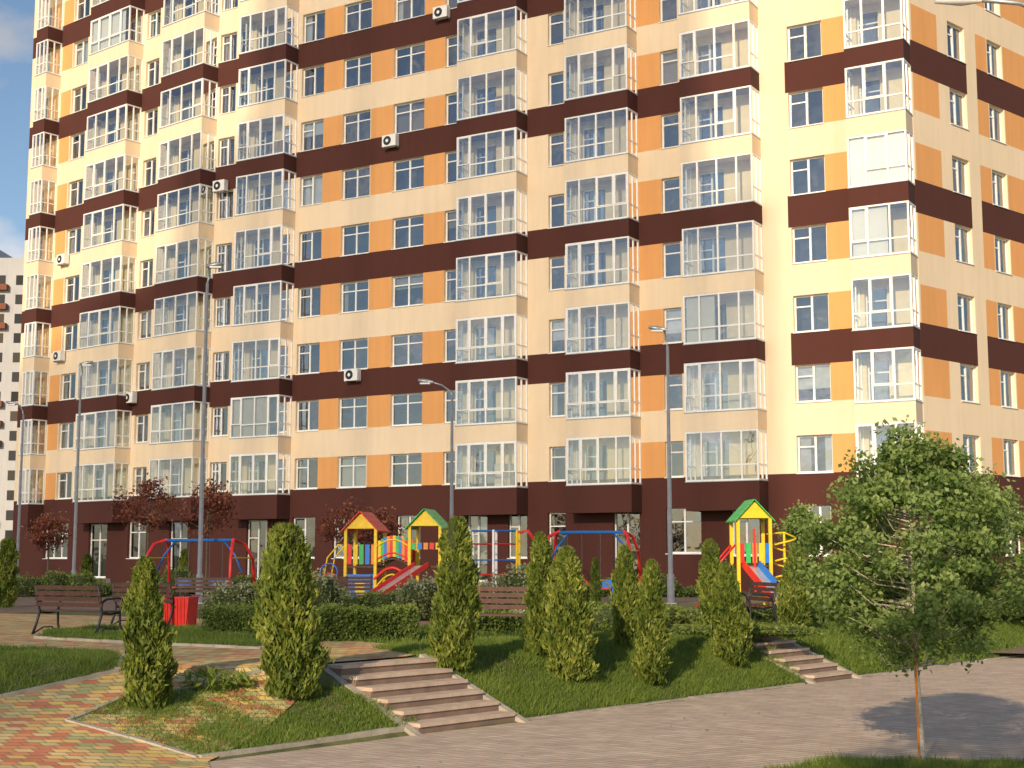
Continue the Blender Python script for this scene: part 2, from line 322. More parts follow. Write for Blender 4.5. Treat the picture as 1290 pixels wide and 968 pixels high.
def blob_leaves(name,ells,n,L,W,mat,core=True,parent=None):
    e=parent or empty(name,(0,0,0)); Ps=[];T=[]
    vol=np.array([a[3]*a[4]+a[4]*a[5]+a[3]*a[5] for a in ells]); vol/=vol.sum()
    for a,f in zip(ells,vol):
        k=int(n*f); d=unit(rng.normal(size=(k,3))); ph=rng.random(3)*6
        lump=1+.18*np.sin(d[:,0]*7+ph[0])*np.sin(d[:,1]*6+ph[1])+.12*np.sin(d[:,2]*9+d[:,0]*8+ph[2])
        r=lump*(1-.4*rng.random(k)**1.6); P=d*r[:,None]*np.array(a[3:6])+np.array(a[:3]); ok=P[:,2]>h1(a[0],a[1])-.02
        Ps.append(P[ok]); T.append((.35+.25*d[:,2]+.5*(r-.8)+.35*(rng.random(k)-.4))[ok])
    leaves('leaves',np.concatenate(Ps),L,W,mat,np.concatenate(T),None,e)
    if core:
        mb=MB()
        for a in ells:
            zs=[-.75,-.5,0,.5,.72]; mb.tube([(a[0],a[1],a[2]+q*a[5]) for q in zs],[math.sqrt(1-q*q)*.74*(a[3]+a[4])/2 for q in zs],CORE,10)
        mb.build('inner_foliage',parent=e)
    return e
def boxhedge(name,p0,p1,depth,h,n,mat=HEDGE):
    e=empty(name); d=np.array([p1[0]-p0[0],p1[1]-p0[1]]); L=np.linalg.norm(d); d/=L; nn=np.array([-d[1],d[0]])
    a=rng.random(n)*L; f=rng.random(n); b=rng.random(n)*depth; z=rng.random(n)*h
    top=f<.4; fr=(f>=.4)&(f<.85); z[top]=h; b[fr]=0; bk=f>=.85; b[bk]=depth
    end=rng.random(n)<.08; a[end]=np.where(rng.random(end.sum())<.5,0,L); z[end]=rng.random(end.sum())*h
    wob=.05*np.sin(a*5)+.04*np.sin(a*13+z*9)
    b=b+wob+rng.normal(size=n)*.04; z=z+.6*wob+rng.normal(size=n)*.035
    P=np.c_[p0[0]+d[0]*a+nn[0]*b,p0[1]+d[1]*a+nn[1]*b,np.clip(z,0.02,None)+h1(*p0)]
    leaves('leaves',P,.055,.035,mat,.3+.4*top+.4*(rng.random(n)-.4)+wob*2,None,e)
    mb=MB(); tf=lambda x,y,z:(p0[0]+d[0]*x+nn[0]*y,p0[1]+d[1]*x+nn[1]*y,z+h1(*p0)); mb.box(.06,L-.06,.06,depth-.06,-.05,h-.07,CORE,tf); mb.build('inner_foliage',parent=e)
def gp(px,py): return survey(px,py)
boxhedge('clipped_hedge',gp(256,800),gp(330,806),.7,.46,6500); boxhedge('clipped_hedge',gp(400,810),gp(526,808),.7,.50,9000)
boxhedge('clipped_hedge',gp(-30,745),gp(125,745),.8,.45,6000); boxhedge('clipped_hedge',gp(740,790),gp(775,788),.6,.4,3000)
boxhedge('clipped_hedge',gp(600,800),gp(655,797),.6,.35,3000)
def shrubrow(name,x0,x1,top,Y,n,mat,jit=.12,L=.07):
    ells=[]; z=zat(top,Y); X0=xat(x0,Y,.5); X1=xat(x1,Y,.5); k=max(2,int((X1-X0)/.8))
    for i in range(k+1):
        hh=z*(1+random.uniform(-jit,jit)*1.5); ells.append((X0+(X1-X0)*i/k+random.uniform(-.2,.2),Y+random.uniform(-.4,.4),hh*.45,.65*random.uniform(.85,1.2),.6,hh*.55))
    blob_leaves(name,ells,n,L,L*.6,mat)
shrubrow('spirea_bush',290,392,728,33,9000,SPIR); shrubrow('spirea_bush',530,662,722,32,11000,SPIR)
shrubrow('shrub',400,480,748,36,5000,HEDGE); shrubrow('shrub',740,800,765,28,3500,HEDGE); shrubrow('shrub',820,1010,762,30,8000,HEDGE,.25); shrubrow('shrub',1040,1420,745,34,15000,HEDGE,.3,.09)
shrubrow('shrub',590,650,770,28,4000,SPIR); shrubrow('shrub',0,250,724,52,9000,HEDGE,.3,.1); shrubrow('shrub',700,860,730,52,6000,HEDGE,.3,.1); shrubrow('shrub',300,430,722,53,6000,HEDGE,.3,.1)
shrubrow('juniper',760,800,770,26,3000,HEDGE,.2); shrubrow('juniper',855,1000,785,25.5,6500,HEDGE,.35,.06)
x,y=survey(262,872); blob_leaves('weed_clump',[(x,y,h1(x,y)+.12,.3,.2,.16),(x+.35,y+.1,h1(x,y)+.1,.15,.15,.12)],260,.18,.03,GRASS,False)
def tree(name,x,y,z,trunk_h,cx,cz,rx,rz,nclump,nleaf,L,W,mat,bark,tr=.04,clr=.16,seed=1,lean=0):
    rnd=random.Random(seed); e=empty(name,(x,y,z)); mb=MB()
    top=(cx,0,cz+rz*.75)
    ax=[(0,0,-.1),(lean*.4,0,trunk_h*.5),(lean,0,trunk_h),(lean*.4+cx*.5,.02,(trunk_h+cz)/2+.0),(cx,0,cz+rz*.2),top]
    mb.tube(ax,[tr,tr*.85,tr*.75,tr*.6,tr*.4,tr*.12],bark,8)
    cs=[]
    while len(cs)<nclump:
        d=Vector((rnd.gauss(0,1),rnd.gauss(0,1),rnd.gauss(0,1))).normalized(); r=rnd.uniform(.25,1)**.5
        zz=d.z*r; k=1.0 if zz<0 else (1-.45*zz)
        cs.append(Vector((cx+d.x*r*rx*k,d.y*r*rx*k,cz+zz*rz)))
    for c in cs:
        zb=max(trunk_h*.9,min(c.z-.25*rz,cz+rz*.6)); f=(zb-trunk_h)/(top[2]-trunk_h+1e-6); b=Vector((lean+(cx-lean)*max(0,f),0,zb))
        m=(b+c)/2+Vector((rnd.uniform(-.1,.1),rnd.uniform(-.1,.1),-.08))*rx
        mb.tube([b,m,c],[tr*.28,tr*.17,tr*.06],bark,5)
    mb.build('trunk_and_limbs',parent=e)
    per=nleaf//nclump; Ps=[];T=[]
    for c in cs:
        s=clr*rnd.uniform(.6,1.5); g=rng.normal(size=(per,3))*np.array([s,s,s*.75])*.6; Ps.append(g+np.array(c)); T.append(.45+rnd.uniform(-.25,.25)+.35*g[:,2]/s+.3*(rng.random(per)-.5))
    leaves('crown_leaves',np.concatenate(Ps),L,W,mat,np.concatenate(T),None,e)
x,y=survey(1163,968); z=h1(x,y)
Zc=zat(690,y)-z; tree('linden_tree',x,y,z,1.15,xat(1147,y,2)-x,Zc,1.14,1.21,210,36000,.056,.038,TREEL,BARKL,.034,.145,seed=4,lean=-.04)
sk=MB(); sk.tube([(x-.05,y-.05,z),(x-.055,y-.05,z+1.25)],.010,ORG,6); sk.build('tree_stake')
for i,(px,cy,rx,rz,Y) in enumerate([(188,635,34,32,56),(262,640,30,34,54),(438,662,42,26,54),(470,665,30,22,56),(62,670,26,20,60),(1240,655,60,40,50),(1010,668,20,24,50)]):
    zz=zat(cy,Y); sc=F/Y; tree('plum_tree' if i<5 else 'young_tree',xat(px,Y,zz),Y,0,zz-rz/sc*.8,0,zz,rx/sc,rz/sc,40,1700 if i<5 else 5000,.13,.08,REDL if i<5 else TREEL,BARK,.05,.30,seed=i+10)
# ---------------- apartment building ----------------
FH=3.0; WC=5.75; NR=13; TOPZ=WC+NR*FH
class Wing:
    def __init__(s,A,B):
        s.A=A; L=math.dist(A,B); s.L=L; s.d=((B[0]-A[0])/L,(B[1]-A[1])/L); s.n=(s.d[1],-s.d[0])
    def P(s,a,o,z): return (s.A[0]+s.d[0]*a+s.n[0]*o,s.A[1]+s.d[1]*a+s.n[1]*o,z)
    def a(s,px,o=0,k=4.4):
        r=(px-645)/F; x0=s.A[0]+s.n[0]*o; y0=s.A[1]+s.n[1]*o
        return (r*(CT*y0+ST*k)-x0)/(s.d[0]-r*CT*s.d[1])
base=Wing((-10.7,73.5),(12.6,59.7))
pb=base.P(base.a(262),0,0)[:2]; pc=base.P(base.a(1165),0,0)[:2]
def onray(px,Y): return ((px-645)/F*(Y*CT+4.4*ST),Y)
WB=Wing(onray(18,89),pb); WA=Wing(pb,pc); cend=(pc[0]+.74*22,pc[1]+.67*22); WCg=Wing(pc,cend)
bld=empty('apartment_building')
walls=MB(); frames=MB(); glass=MB(); bglass=MB(); rooms=MB(); slabs=MB(); acs=MB()
R3=random.Random(5)
def wq(w,a0,a1,z0,z1,mat,o=0,mb=None):
    if a1-a0<.005: return
    (mb or walls).poly([w.P(a0,o,z0),w.P(a1,o,z0),w.P(a1,o,z1),w.P(a0,o,z1)],mat)
def pane(w,a0,a1,z0,z1,o,mat,mb,j=.008):
    # each pane sits very slightly out of true, as real glazing does
    p,q=R3.uniform(-j,j),R3.uniform(-j,j)
    mb.poly([w.P(a0,o-p-q,z0),w.P(a1,o+p-q,z0),w.P(a1,o+p+q,z1),w.P(a0,o-p+q,z1)],mat)
def fbox(w,a0,a1,o0,o1,z0,z1,mat=WHITE,mb=None):
    (mb or frames).box(a0,a1,o0,o1,z0,z1,mat,lambda a,o,z:w.P(a,o,z))
def window(w,a0,a1,z0,z1,revmat,o=0):
    rd=.18; fw=.07
    m=revmat
    walls.poly([w.P(a0,o,z0),w.P(a0,o,z1),w.P(a0,o-rd,z1),w.P(a0,o-rd,z0)],m); walls.poly([w.P(a1,o,z0),w.P(a1,o-rd,z0),w.P(a1,o-rd,z1),w.P(a1,o,z1)],m)
    walls.poly([w.P(a0,o,z1),w.P(a1,o,z1),w.P(a1,o-rd,z1),w.P(a0,o-rd,z1)],m)
    fbox(w,a0-.03,a1+.03,o-rd,o+.05,z0-.03,z0+.005)
    y0,y1=o-rd-.05,o-rd+.02
    fbox(w,a0,a0+fw,y0,y1,z0,z1); fbox(w,a1-fw,a1,y0,y1,z0,z1); fbox(w,a0+fw,a1-fw,y0,y1,z0+.005,z0+fw+.01); fbox(w,a0+fw,a1-fw,y0,y1,z1-fw,z1)
    W=a1-a0; mids=[.5] if W<2.2 else [.34,.67]
    if W<.95: mids=[]
    for q in mids: c=a0+W*q; fbox(w,c-.045,c+.045,y0,y1+.004,z0+fw+.01,z1-fw)
    zt=z0+(z1-z0)*.70
    aR=a0+W*mids[-1]+.045 if mids else a0+fw
    fbox(w,a0+fw,(a0+W*mids[0]-.045) if mids else a1-fw,y0,y1-.004,zt-.03,zt+.03)
    if mids and W>1.6: fbox(w,aR,a1-fw,y0,y1-.004,zt-.03,zt+.03)
    ed=[a0+fw*.5]+[a0+W*q for q in mids]+[a1-fw*.5]
    for e0_,e1_ in zip(ed[:-1],ed[1:]): pane(w,e0_,e1_,z0+.02,z1-.02,o-rd-.015,GLASSW,glass)
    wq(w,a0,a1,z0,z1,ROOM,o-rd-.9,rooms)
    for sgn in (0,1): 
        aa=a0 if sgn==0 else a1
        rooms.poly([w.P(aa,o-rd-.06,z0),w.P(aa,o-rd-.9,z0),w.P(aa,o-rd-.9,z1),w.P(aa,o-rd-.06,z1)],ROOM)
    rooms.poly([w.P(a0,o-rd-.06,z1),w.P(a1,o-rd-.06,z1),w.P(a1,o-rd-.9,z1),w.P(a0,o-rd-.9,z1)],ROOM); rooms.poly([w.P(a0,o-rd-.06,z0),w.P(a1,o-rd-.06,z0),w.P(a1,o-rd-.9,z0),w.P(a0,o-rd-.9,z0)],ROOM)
    r=R3.random()
    if r<.22: 
        f=R3.uniform(.15,.4); wq(w,a0,a0+W*f,z0,z1,CURT,o-rd-.14,rooms); wq(w,a1-W*f*.8,a1,z0,z1,CURT,o-rd-.14,rooms)
    elif r<.32: wq(w,a0,a1,z0+(z1-z0)*R3.uniform(.1,.7),z1,CURT,o-rd-.12,rooms)
    elif r<.37: wq(w,a0,a1,z0,z1,CURT,o-rd-.16,rooms)
BD=1.05
def bay(w,a0,a1,zc,lower,first,glare_panel=False):
    g0,g1=zc-1.08,zc+1.08
    zb=zc-FH+1.08 if not first else zc-1.08-1.25
    fbox(w,a0,a1,0.0,BD,zb,g0,lower,slabs)
    fbox(w,a0-.02,a1+.02,.002,BD+.03,g0-.03,g0+.002,METAL,slabs)
    W=a1-a0; d0=a0+W*.10; d1=a0+W*.48
    wq(w,a0,d0,g0,g1,INNER); wq(w,d1,a1,g0,g1,INNER); wq(w,d0,d1,g1-.25,g1,INNER); window(w,d0,d1,g0+.06,g1-.25,INNER)
    wq(w,d0,d1,g0,g0+.06,INNER)
    fw=.075
    oo0,oo1=BD-.08,BD-.01
    n=4 if W>2.6 else 3
    cuts=[0,.22,.5,.78,1] if n==4 else [0,.3,.68,1]
    cx=[a0+.045+(W-.09)*q for q in cuts]
    fbox(w,a0+.005,a1-.005,oo0,oo1,g0+.003,g0+fw); fbox(w,a0+.005,a1-.005,oo0,oo1,g1-fw,g1-.003)
    zt=g0+.68
    for c in cx: fbox(w,c-.038,c+.038,oo0-.003,oo1+.003,g0+fw,g1-fw)
    for i in range(n):
        if i in (1,2) or R3.random()<.5: fbox(w,cx[i]+.04,cx[i+1]-.04,oo0+.01,oo1-.01,zt-.03,zt+.03)
        pane(w,cx[i],cx[i+1],g0+.04,g1-.04,BD-.045,GLASSB,bglass,.012)
    for i in range(n):
        if R3.random()<.35:
            c0=cx[i]+.04; c1=cx[i+1]-.04
            for zz in (zt+.03,g1-fw-.045): fbox(w,c0,c1,oo0-.0,oo1+.01,zz,zz+.045)
            for cc in (c0,c1-.045): fbox(w,cc,cc+.045,oo0,oo1+.01,zt+.075,g1-fw-.045)
    for aa,s in ((a0,1),(a1,-1)):
        q0,q1=(aa+.005,aa+.075) if s==1 else (aa-.075,aa-.005)
        fbox(w,q0,q1,0.005,BD-.09,g0+.003,g0+fw); fbox(w,q0,q1,0.005,BD-.09,g1-fw,g1-.003); fbox(w,q0+.01,q1-.01,.02,BD-.09,zt-.03,zt+.03)
        fbox(w,q0,q1,.005,.07,g0+fw,g1-fw); fbox(w,q0,q1,BD*.5-.035,BD*.5+.035,g0+fw,g1-fw)
        m=(q0+q1)/2; bglass.poly([w.P(m,.03,g0+.03),w.P(m,BD-.05,g0+.03),w.P(m,BD-.05,g1-.03),w.P(m,.03,g1-.03)],GLASSB)
    r=R3.random()
    if glare_panel: wq(w,a0+.08,a1-.08,g0+.08,g1-.08,GLARE,BD-.13,rooms)  # white sheet behind the panes, painted in place of sun glare
    elif r<.09: wq(w,a0+.1,a0+W*R3.uniform(.3,.9),g0+.1,g1-.1,CURT,BD-.15,rooms)
    elif r<.25: fbox(w,a0+W*.55,a0+W*.8,.1,.5,g0+.01,g0+R3.uniform(.5,1.4),CURT,rooms)
def do_wing(w,items,ground,start,end):
    iv=[]
    for it in items:
        t,p0,p1=it[:3]
        a0=w.a(p0,BD if t=='bay' else 0); a1=w.a(p1); iv.append([t,a0,a1,it[3] if len(it)>3 else CREAM,p0])
    iv.sort(key=lambda q:q[1]); out=[]; cur=start
    for q in iv:
        if q[1]<cur: q[1]=cur
        if q[1]>cur+.004: out.append(['wall',cur,q[1],CREAM,0])
        out.append(q); cur=q[2]
    if cur<end-.004: out.append(['wall',cur,end,CREAM,0])
    for t,a0,a1,col,p0 in out:
        for r in range(NR):
            zc=WC+r*FH; z0,z1=zc-.8,zc+.8; ztop=zc+FH-.8; br=BROWN if r%2==1 else CREAM
            if t in('full',): br=col
            if t=='bay':
                lo=BROWN if r%2==0 else CREAM
                bay(w,a0,a1,zc,lo,r==0,glare_panel=(p0==1078 and r==4)); 
                wq(w,a0,a1,zc+1.08,zc+FH-1.08,br)
                continue
            if t=='win': window(w,a0,a1,z0,z1,CREAM); wq(w,a0,a1,z1,ztop,br)
            else:
                wq(w,a0,a1,z0,z1,col); wq(w,a0,a1,z1,ztop,br)
        if t=='bay':
            fbox(w,a0,a1,0,BD,WC+(NR-1)*FH+1.08,WC+(NR-1)*FH+1.9,CREAM,slabs); wq(w,a0,a1,WC-1.2,WC-1.08,BROWN); 
    gtop=WC-.8
    iv=sorted([[t,w.a(p0),w.a(p1),z0,z1] for t,p0,p1,z0,z1 in ground],key=lambda q:q[1]); cur=start
    for t,a0,a1,z0,z1 in iv:
        wq(w,cur,a0,-.3,gtop,BROWN); wq(w,a0,a1,-.3,z0,BROWN); wq(w,a0,a1,z1,gtop,BROWN); window(w,a0,a1,z0,z1,BROWN); cur=a1
        if t=='d': fbox(w,a0-.5,a1+.5,.01,1.6,-.1,z0-.04,CONC,slabs)
    wq(w,cur,end,-.3,gtop,BROWN)
do_wing(WB,[('bay',22,56),('wall',57,70,ORANGE),('win',71,90),('bay',92,163),('win',167,184),('bay',187,261.5)],
  [('w',58,88,1.4,3.5),('d',114,137,.3,3.4),('w',163,186,1.4,3.5),('d',215,238,.3,3.4)],0,WB.L)
do_wing(WA,[('win',264,285),('bay',288,366),('win',371,400),('wall',400,425,ORANGE),('win',425,461),('wall',462,491,ORANGE),('win',491,531),('wall',531,558,ORANGE),('win',558,574),
  ('bay',573,665),('win',692,712),('bay',713,808),('wall',808,838,ORANGE),('win',838,861),('bay',863,967),('full',967,1000),('win',1004,1049),('wall',1049,1080,ORANGE),('bay',1078,1164.5)],
  [('d',312,338,.3,3.4),('w',369,398,1.4,3.5),('w',420,455,1.4,3.5),('w',500,530,1.4,3.5),('d',588,614,.3,3.5),('w',640,664,1.4,3.5),('w',690,712,1.4,3.5),('d',772,805,.2,3.5),('w',838,882,1.6,3.6),('w',920,955,1.5,3.6),('w',1015,1045,1.5,3.6)],0,WA.L)
do_wing(WCg,[('wall',1167,1200,ORANGE),('win',1214,1236),('full',1237,1250),('wall',1250,1264,ORANGE),('win',1265,1284),('wall',1285,1330,ORANGE),('win',1345,1370),('wall',1380,1420,ORANGE)],
  [('w',1190,1215,1.5,3.6),('w',1262,1285,1.5,3.6),('w',1320,1350,1.5,3.6)],0,WCg.L)
def acunit(w,px,row,dz=-1.15):
    a=w.a(px); zc=WC+row*FH+dz
    fbox(w,a-.42,a+.42,.08,.40,zc-.3,zc+.3,WHITE,acs)
    for r_,m in ((.24,DARK),(.09,WHITE)):
        P=[w.P(a-.1+math.cos(t)*r_,.405+(.24-r_)*.1,zc+math.sin(t)*r_) for t in np.linspace(0,2*math.pi,17)[:-1]]; acs.poly(P,m)
    fbox(w,a-.36,a-.33,0,.4,zc-.36,zc-.3,METAL,acs); fbox(w,a+.33,a+.36,0,.4,zc-.36,zc-.3,METAL,acs)
acunit(WA,491,6,-1.2); acunit(WA,446,2,-1.1); acunit(WA,556,8,-1.0); acunit(WA,272,5,1.0); acunit(WB,72,3,-1.1); acunit(WB,72,5,-1.1); acunit(WB,165,2,-1.2)
nb=[(pb[0]+9,pb[1]+17),(pc[0]+6,pc[1]+24)]
A0=WB.A; e0=(A0[0]+10,A0[1]+15); ce=(cend[0]-8,cend[1]+14)
ring=[A0,pb,pc,cend,ce,nb[1],nb[0],e0]
body=MB()
for a,b in [(cend,ce),(ce,nb[1]),(nb[1],nb[0]),(nb[0],e0),(e0,A0)]: body.poly([(a[0],a[1],-.3),(b[0],b[1],-.3),(b[0],b[1],TOPZ-.8),(a[0],a[1],TOPZ-.8)],CREAM)
body.poly([(p[0],p[1],TOPZ-.8) for p in ring],CONC)
for mb,nm in ((walls,'walls'),(frames,'window_frames'),(glass,'window_glass'),(bglass,'balcony_glass'),(rooms,'interiors'),(slabs,'balcony_parapets'),(acs,'air_conditioners'),(body,'rear_walls_and_roof')): mb.build(nm,parent=bld)
def tower(name,x0,x1,y0,y1,h,colA,colB):
    e=empty(name,((x0+x1)/2,(y0+y1)/2,0)); mb=MB(); wx=(x1-x0)/2; wy=(y1-y0)/2; mb.box(-wx,wx,-wy,wy,0,h,colA); mb.box(-wx*.7,wx*.7,-wy*.6,wy*.6,h,h+3,colA); mb.build('walls',parent=e)
    mg=MB(); mt=MB()
    for f in range(int(h/3)):
        z=1.2+f*3
        for side in range(4):
            L=2*wx if side%2==0 else 2*wy; n=int(L/2.8)
            for i in range(n):
                c=-L/2+L*(i+.5)/n
                if side==0: b=(c-.6,c+.6,-wy-.05,-wy+.02)
                elif side==2: b=(c-.6,c+.6,wy-.02,wy+.05)
                elif side==1: b=(wx-.02,wx+.05,c-.6,c+.6)
                else: b=(-wx-.05,-wx+.02,c-.6,c+.6)
                mg.box(*b,z,z+1.5,ROOM)
                if i%4==(0 if (f//3)%2==0 else 2):
                    if side==0: mt.box(c-1.1,c+1.1,-wy-.9,-wy,z-.9,z,colB)
                    if side==1: mt.box(wx,wx+.9,c-1.1,c+1.1,z-.9,z,colB)
    mg.build('windows',parent=e); mt.build('balconies',parent=e)
GREYP=plaster('plaster_grey',(.46,.46,.48))
tower('distant_apartment_tower',-125,xat(25,215,10),215,240,zat(325,215),GREYP,plaster('plaster_rust',(.22,.08,.05)))
# unseen slatted screens added behind the camera to half-shade the facade
SAZ=(-.35,-.937); SEL=math.radians(22)
SLATS=plain('shade_slats',(.5,.5,.45),.8)
def shade_screen(fx0,fx1,fz,ybk=-110):
    Ym=70; dy=Ym-ybk; dx=SAZ[0]/-SAZ[1]*dy; dz=math.tan(SEL)*dy/-SAZ[1]
    x0,x1,h=fx0+dx,fx1+dx,fz+dz; e=empty('facade_shade_screen',((x0+x1)/2,ybk,0)); W=(x1-x0)/2; mb=MB()
    k=0
    while k*.40<h: mb.box(-W,W,0,.03,k*.40,k*.40+.19,SLATS); k+=1
    mb.build('slatted_screen',parent=e); mp=MB(); n=max(1,int(2*W/6))
    for i in range(n+1): q=-W+2*W*i/n; mp.box(q-.1,q+.1,.05,.25,0,h,METAL)
    mp.build('screen_posts',parent=e)
shade_screen(-60,-21,21.5); shade_screen(-20.98,-15,26.5); shade_screen(-14.98,11.5,38); shade_screen(11.52,14.6,13)
# ---------------- street lamps ----------------
def lamp(px,top,Y,arm,name='street_lamp'):
    h=zat(top,Y); x=xat(px,Y,h/2); e=MB()
    e.tube([(0,0,0),(0,0,.9)],.11,METAL,10); e.tube([(0,0,.9),(0,0,h-.3)],[.075,.045],METAL,10)
    s=-1 if arm<0 else 1; A=abs(arm)
    e.tube([(0,0,h-.3),(s*.05,0,h-.1),(s*A*.5,-.1,h+.12),(s*A,-.2,h+.22)],.03,METAL,8)
    e.tube([(s*(A-.1),-.2,h+.2),(s*(A+.15),-.22,h+.23),(s*(A+.45),-.25,h+.28)],[.05,.09,.05],METAL,8)
    e.box(s*(A+.2)-.18,s*(A+.2)+.18,-.3,-.16,h+.13,h+.18,WHITE)
    e.box(-.16,.16,-.16,.16,-.02,.03,METAL)
    e.build(name,(x,Y,h1(x,Y)))
lamp(256,345,44,.1); lamp(97,466,58,.1); lamp(843,425,44,-.15); lamp(569,490,50,-.75); lamp(25,515,66,-.3)
hn=zat(12,17.5); xn=xat(1330,17.5,hn); e=MB(); zb=h1(xn,17.5)
e.tube([(0,0,0),(0,0,hn-zb-.25),(-.1,0,hn-zb-.08),(-.45,0,hn-zb+.08),(-1.0,0,hn-zb+.13)],[.08,.05,.04,.03,.03],METAL,10); e.tube([(-.95,0,hn-zb+.13),(-1.2,0,hn-zb+.14),(-1.55,0,hn-zb+.13)],[.04,.09,.05],WHITE,10); e.build('street_lamp',(xn,17.5,zb))
# ---------------- benches, bins ----------------
def bench(px,py,rz,L=1.5,name='park_bench'):
    x,y=survey(px,py); mb=MB()
    for s in (-L/2,L/2):
        mb.tube([(s,.28,0),(s,.25,.2),(s,.24,.42),(s,.27,.55),(s,.30,.64),(s,.20,.67),(s,-.1,.65),(s,-.2,.60),(s,-.22,.5)],.022,DARK,6)
        mb.tube([(s,-.36,0),(s,-.27,.2),(s,-.2,.42),(s,-.25,.62),(s,-.33,.92)],.024,DARK,6)
        mb.tube([(s,.25,.41),(s,0,.39),(s,-.2,.41)],.02,DARK,6); mb.tube([(s,.28,.02),(s,.1,.14),(s,-.1,.14),(s,-.36,.02)],.014,DARK,6)
    for i in range(5): mb.box(-L/2-.04,L/2+.04,-.19+i*.09,-.12+i*.09,.42,.45,WOOD)
    for i in range(4):
        z=.55+i*.10; yb=-.235-(z-.5)*.22; mb.box(-L/2-.04,L/2+.04,yb-.012,yb+.012,z-.035,z+.04,WOOD)
    mb.build(name,(x,y,h1(x,y)),rz)
bench(98,801,math.radians(-28)); bench(190,792,math.radians(-30),1.5); bench(262,772,math.radians(-12),1.5); bench(430,768,.1,1.6); bench(625,808,math.radians(160),1.35); bench(945,790,math.radians(100)); bench(400,772,.2,1.4)
def bin_(px,py):
    x,y=survey(px,py); mb=MB(); mb.box(-.22,.22,-.2,.2,.03,.1,DARK)
    for i in range(7):
        c=-.21+i*.07
        for s in (-1,1):
            mb.hexa([(c-.03,s*.19-.01,.05),(c+.03,s*.19-.01,.05),(c+.03,s*.19+.01,.05),(c-.03,s*.19+.01,.05),(c-.03,s*.23-.01,.6),(c+.03,s*.23-.01,.6),(c+.03,s*.23+.01,.6),(c-.03,s*.23+.01,.6)],RED)
            mb.hexa([(s*.21-.01,c-.03,.05),(s*.21+.01,c-.03,.05),(s*.21+.01,c+.03,.05),(s*.21-.01,c+.03,.05),(s*.25-.01,c-.03,.6),(s*.25+.01,c-.03,.6),(s*.25+.01,c+.03,.6),(s*.25-.01,c+.03,.6)],RED)
    mb.box(-.27,.27,-.25,.25,.6,.63,RED); mb.box(-.12,.12,-.12,.12,.63,.66,DARK); mb.build('litter_bin',(x,y,h1(x,y)),-.2)
bin_(227,793)
# ---------------- playground ----------------
def arc(c,r,a0,a1,n,plane='yz',rz=None):
    out=[]
    for i in range(n+1):
        t=a0+(a1-a0)*i/n; p,q=math.cos(t)*r,math.sin(t)*(rz or r)
        out.append((c[0],c[1]+p,c[2]+q) if plane=='yz' else (c[0]+p,c[1],c[2]+q))
    return out
def swing(pxa,pxb,Y,top,name='swing_set'):
    h=zat(top,Y); xa=xat(pxa,Y,1); xb=xat(pxb,Y,1); cx=(xa+xb)/2; L=(xb-xa)/2-.35; mb=MB()
    mb.tube([(-L,0,h),(L,0,h)],.05,BLUE,8)
    for s in (-1,1):
        for yy in (-1,1):
            mb.tube([(s*L,0,h+.02),(s*(L+.18),yy*.45,h-.12),(s*(L+.30),yy*.8,h-.6),(s*(L+.35),yy*.95,0)],.05,RED,8)
        mb.tube([(s*(L+.28),-.75,h-.55),(s*(L+.28),.75,h-.55)],.03,YEL,6)
        mb.tube([(s*(L-.35),0,h),(s*(L+.05),0,h-.45),(s*(L+.30),0,h-1.0)],.03,BLUE,6)
    for c in (-L*.5,L*.5):
        for q in (-.22,.22): mb.tube([(c+q,0,h),(c+q,0,.5)],.012,METAL,5)
        mb.box(c-.27,c+.27,-.12,.12,.46,.5,RED); mb.box(c-.27,c+.27,.10,.13,.5,.75,BLUE)
    mb.build(name,(cx,Y,0),-.25)
swing(190,311,45,681); swing(688,802,43,671)
def gable(mb,cx,cy,z,w,d,h,roof,gab):
    t=.035
    for s in (-1,1):
        a=(cx+s*w/2*1.25,z-.10); b=(cx,z+h); n=4
        for i in range(n):
            f0=i/n; f1=(i+.93)/n
            p0=(a[0]+(b[0]-a[0])*f0,a[1]+(b[1]-a[1])*f0); p1=(a[0]+(b[0]-a[0])*f1,a[1]+(b[1]-a[1])*f1)
            mb.hexa([(p0[0],cy-d/2-.12,p0[1]),(p1[0],cy-d/2-.12,p1[1]),(p1[0],cy+d/2+.12,p1[1]),(p0[0],cy+d/2+.12,p0[1]),(p0[0],cy-d/2-.12,p0[1]+t),(p1[0],cy-d/2-.12,p1[1]+t),(p1[0],cy+d/2+.12,p1[1]+t),(p0[0],cy+d/2+.12,p0[1]+t)],roof)
    for yy in (cy-d/2,cy+d/2):
        mb.hexa([(cx-w/2,yy-.015,z),(cx+w/2,yy-.015,z),(cx+w/2,yy+.015,z),(cx-w/2,yy+.015,z),(cx-.03,yy-.015,z+h*.88),(cx+.03,yy-.015,z+h*.88),(cx+.03,yy+.015,z+h*.88),(cx-.03,yy+.015,z+h*.88)],gab)
def ptower(mb,cx,cy,H_,roof,gab,plat=1.15,w=.95):
    for i,(sx,sy) in enumerate(((-1,-1),(1,-1),(1,1),(-1,1))): mb.box(cx+sx*w/2-.045,cx+sx*w/2+.045,cy+sy*w/2-.045,cy+sy*w/2+.045,0,H_-.5,YEL)
    mb.box(cx-w/2,cx+w/2,cy-w/2,cy+w/2,plat-.05,plat,WOOD)
    gable(mb,cx,cy,H_-.5,w,w*1.1,.5,roof,gab)
Yp=44
def X(px): return xat(px,Yp,1.5)
x0=X(487); mb=MB(); hA=zat(646,Yp); hB=zat(643,Yp)
A=X(459)-x0; B=X(542)-x0
ptower(mb,A,0,hA,RED,YEL); ptower(mb,B,0,hB,GRN,YEL)
cols=[RED,YEL,GRN,BLUE,ORG]
n=12
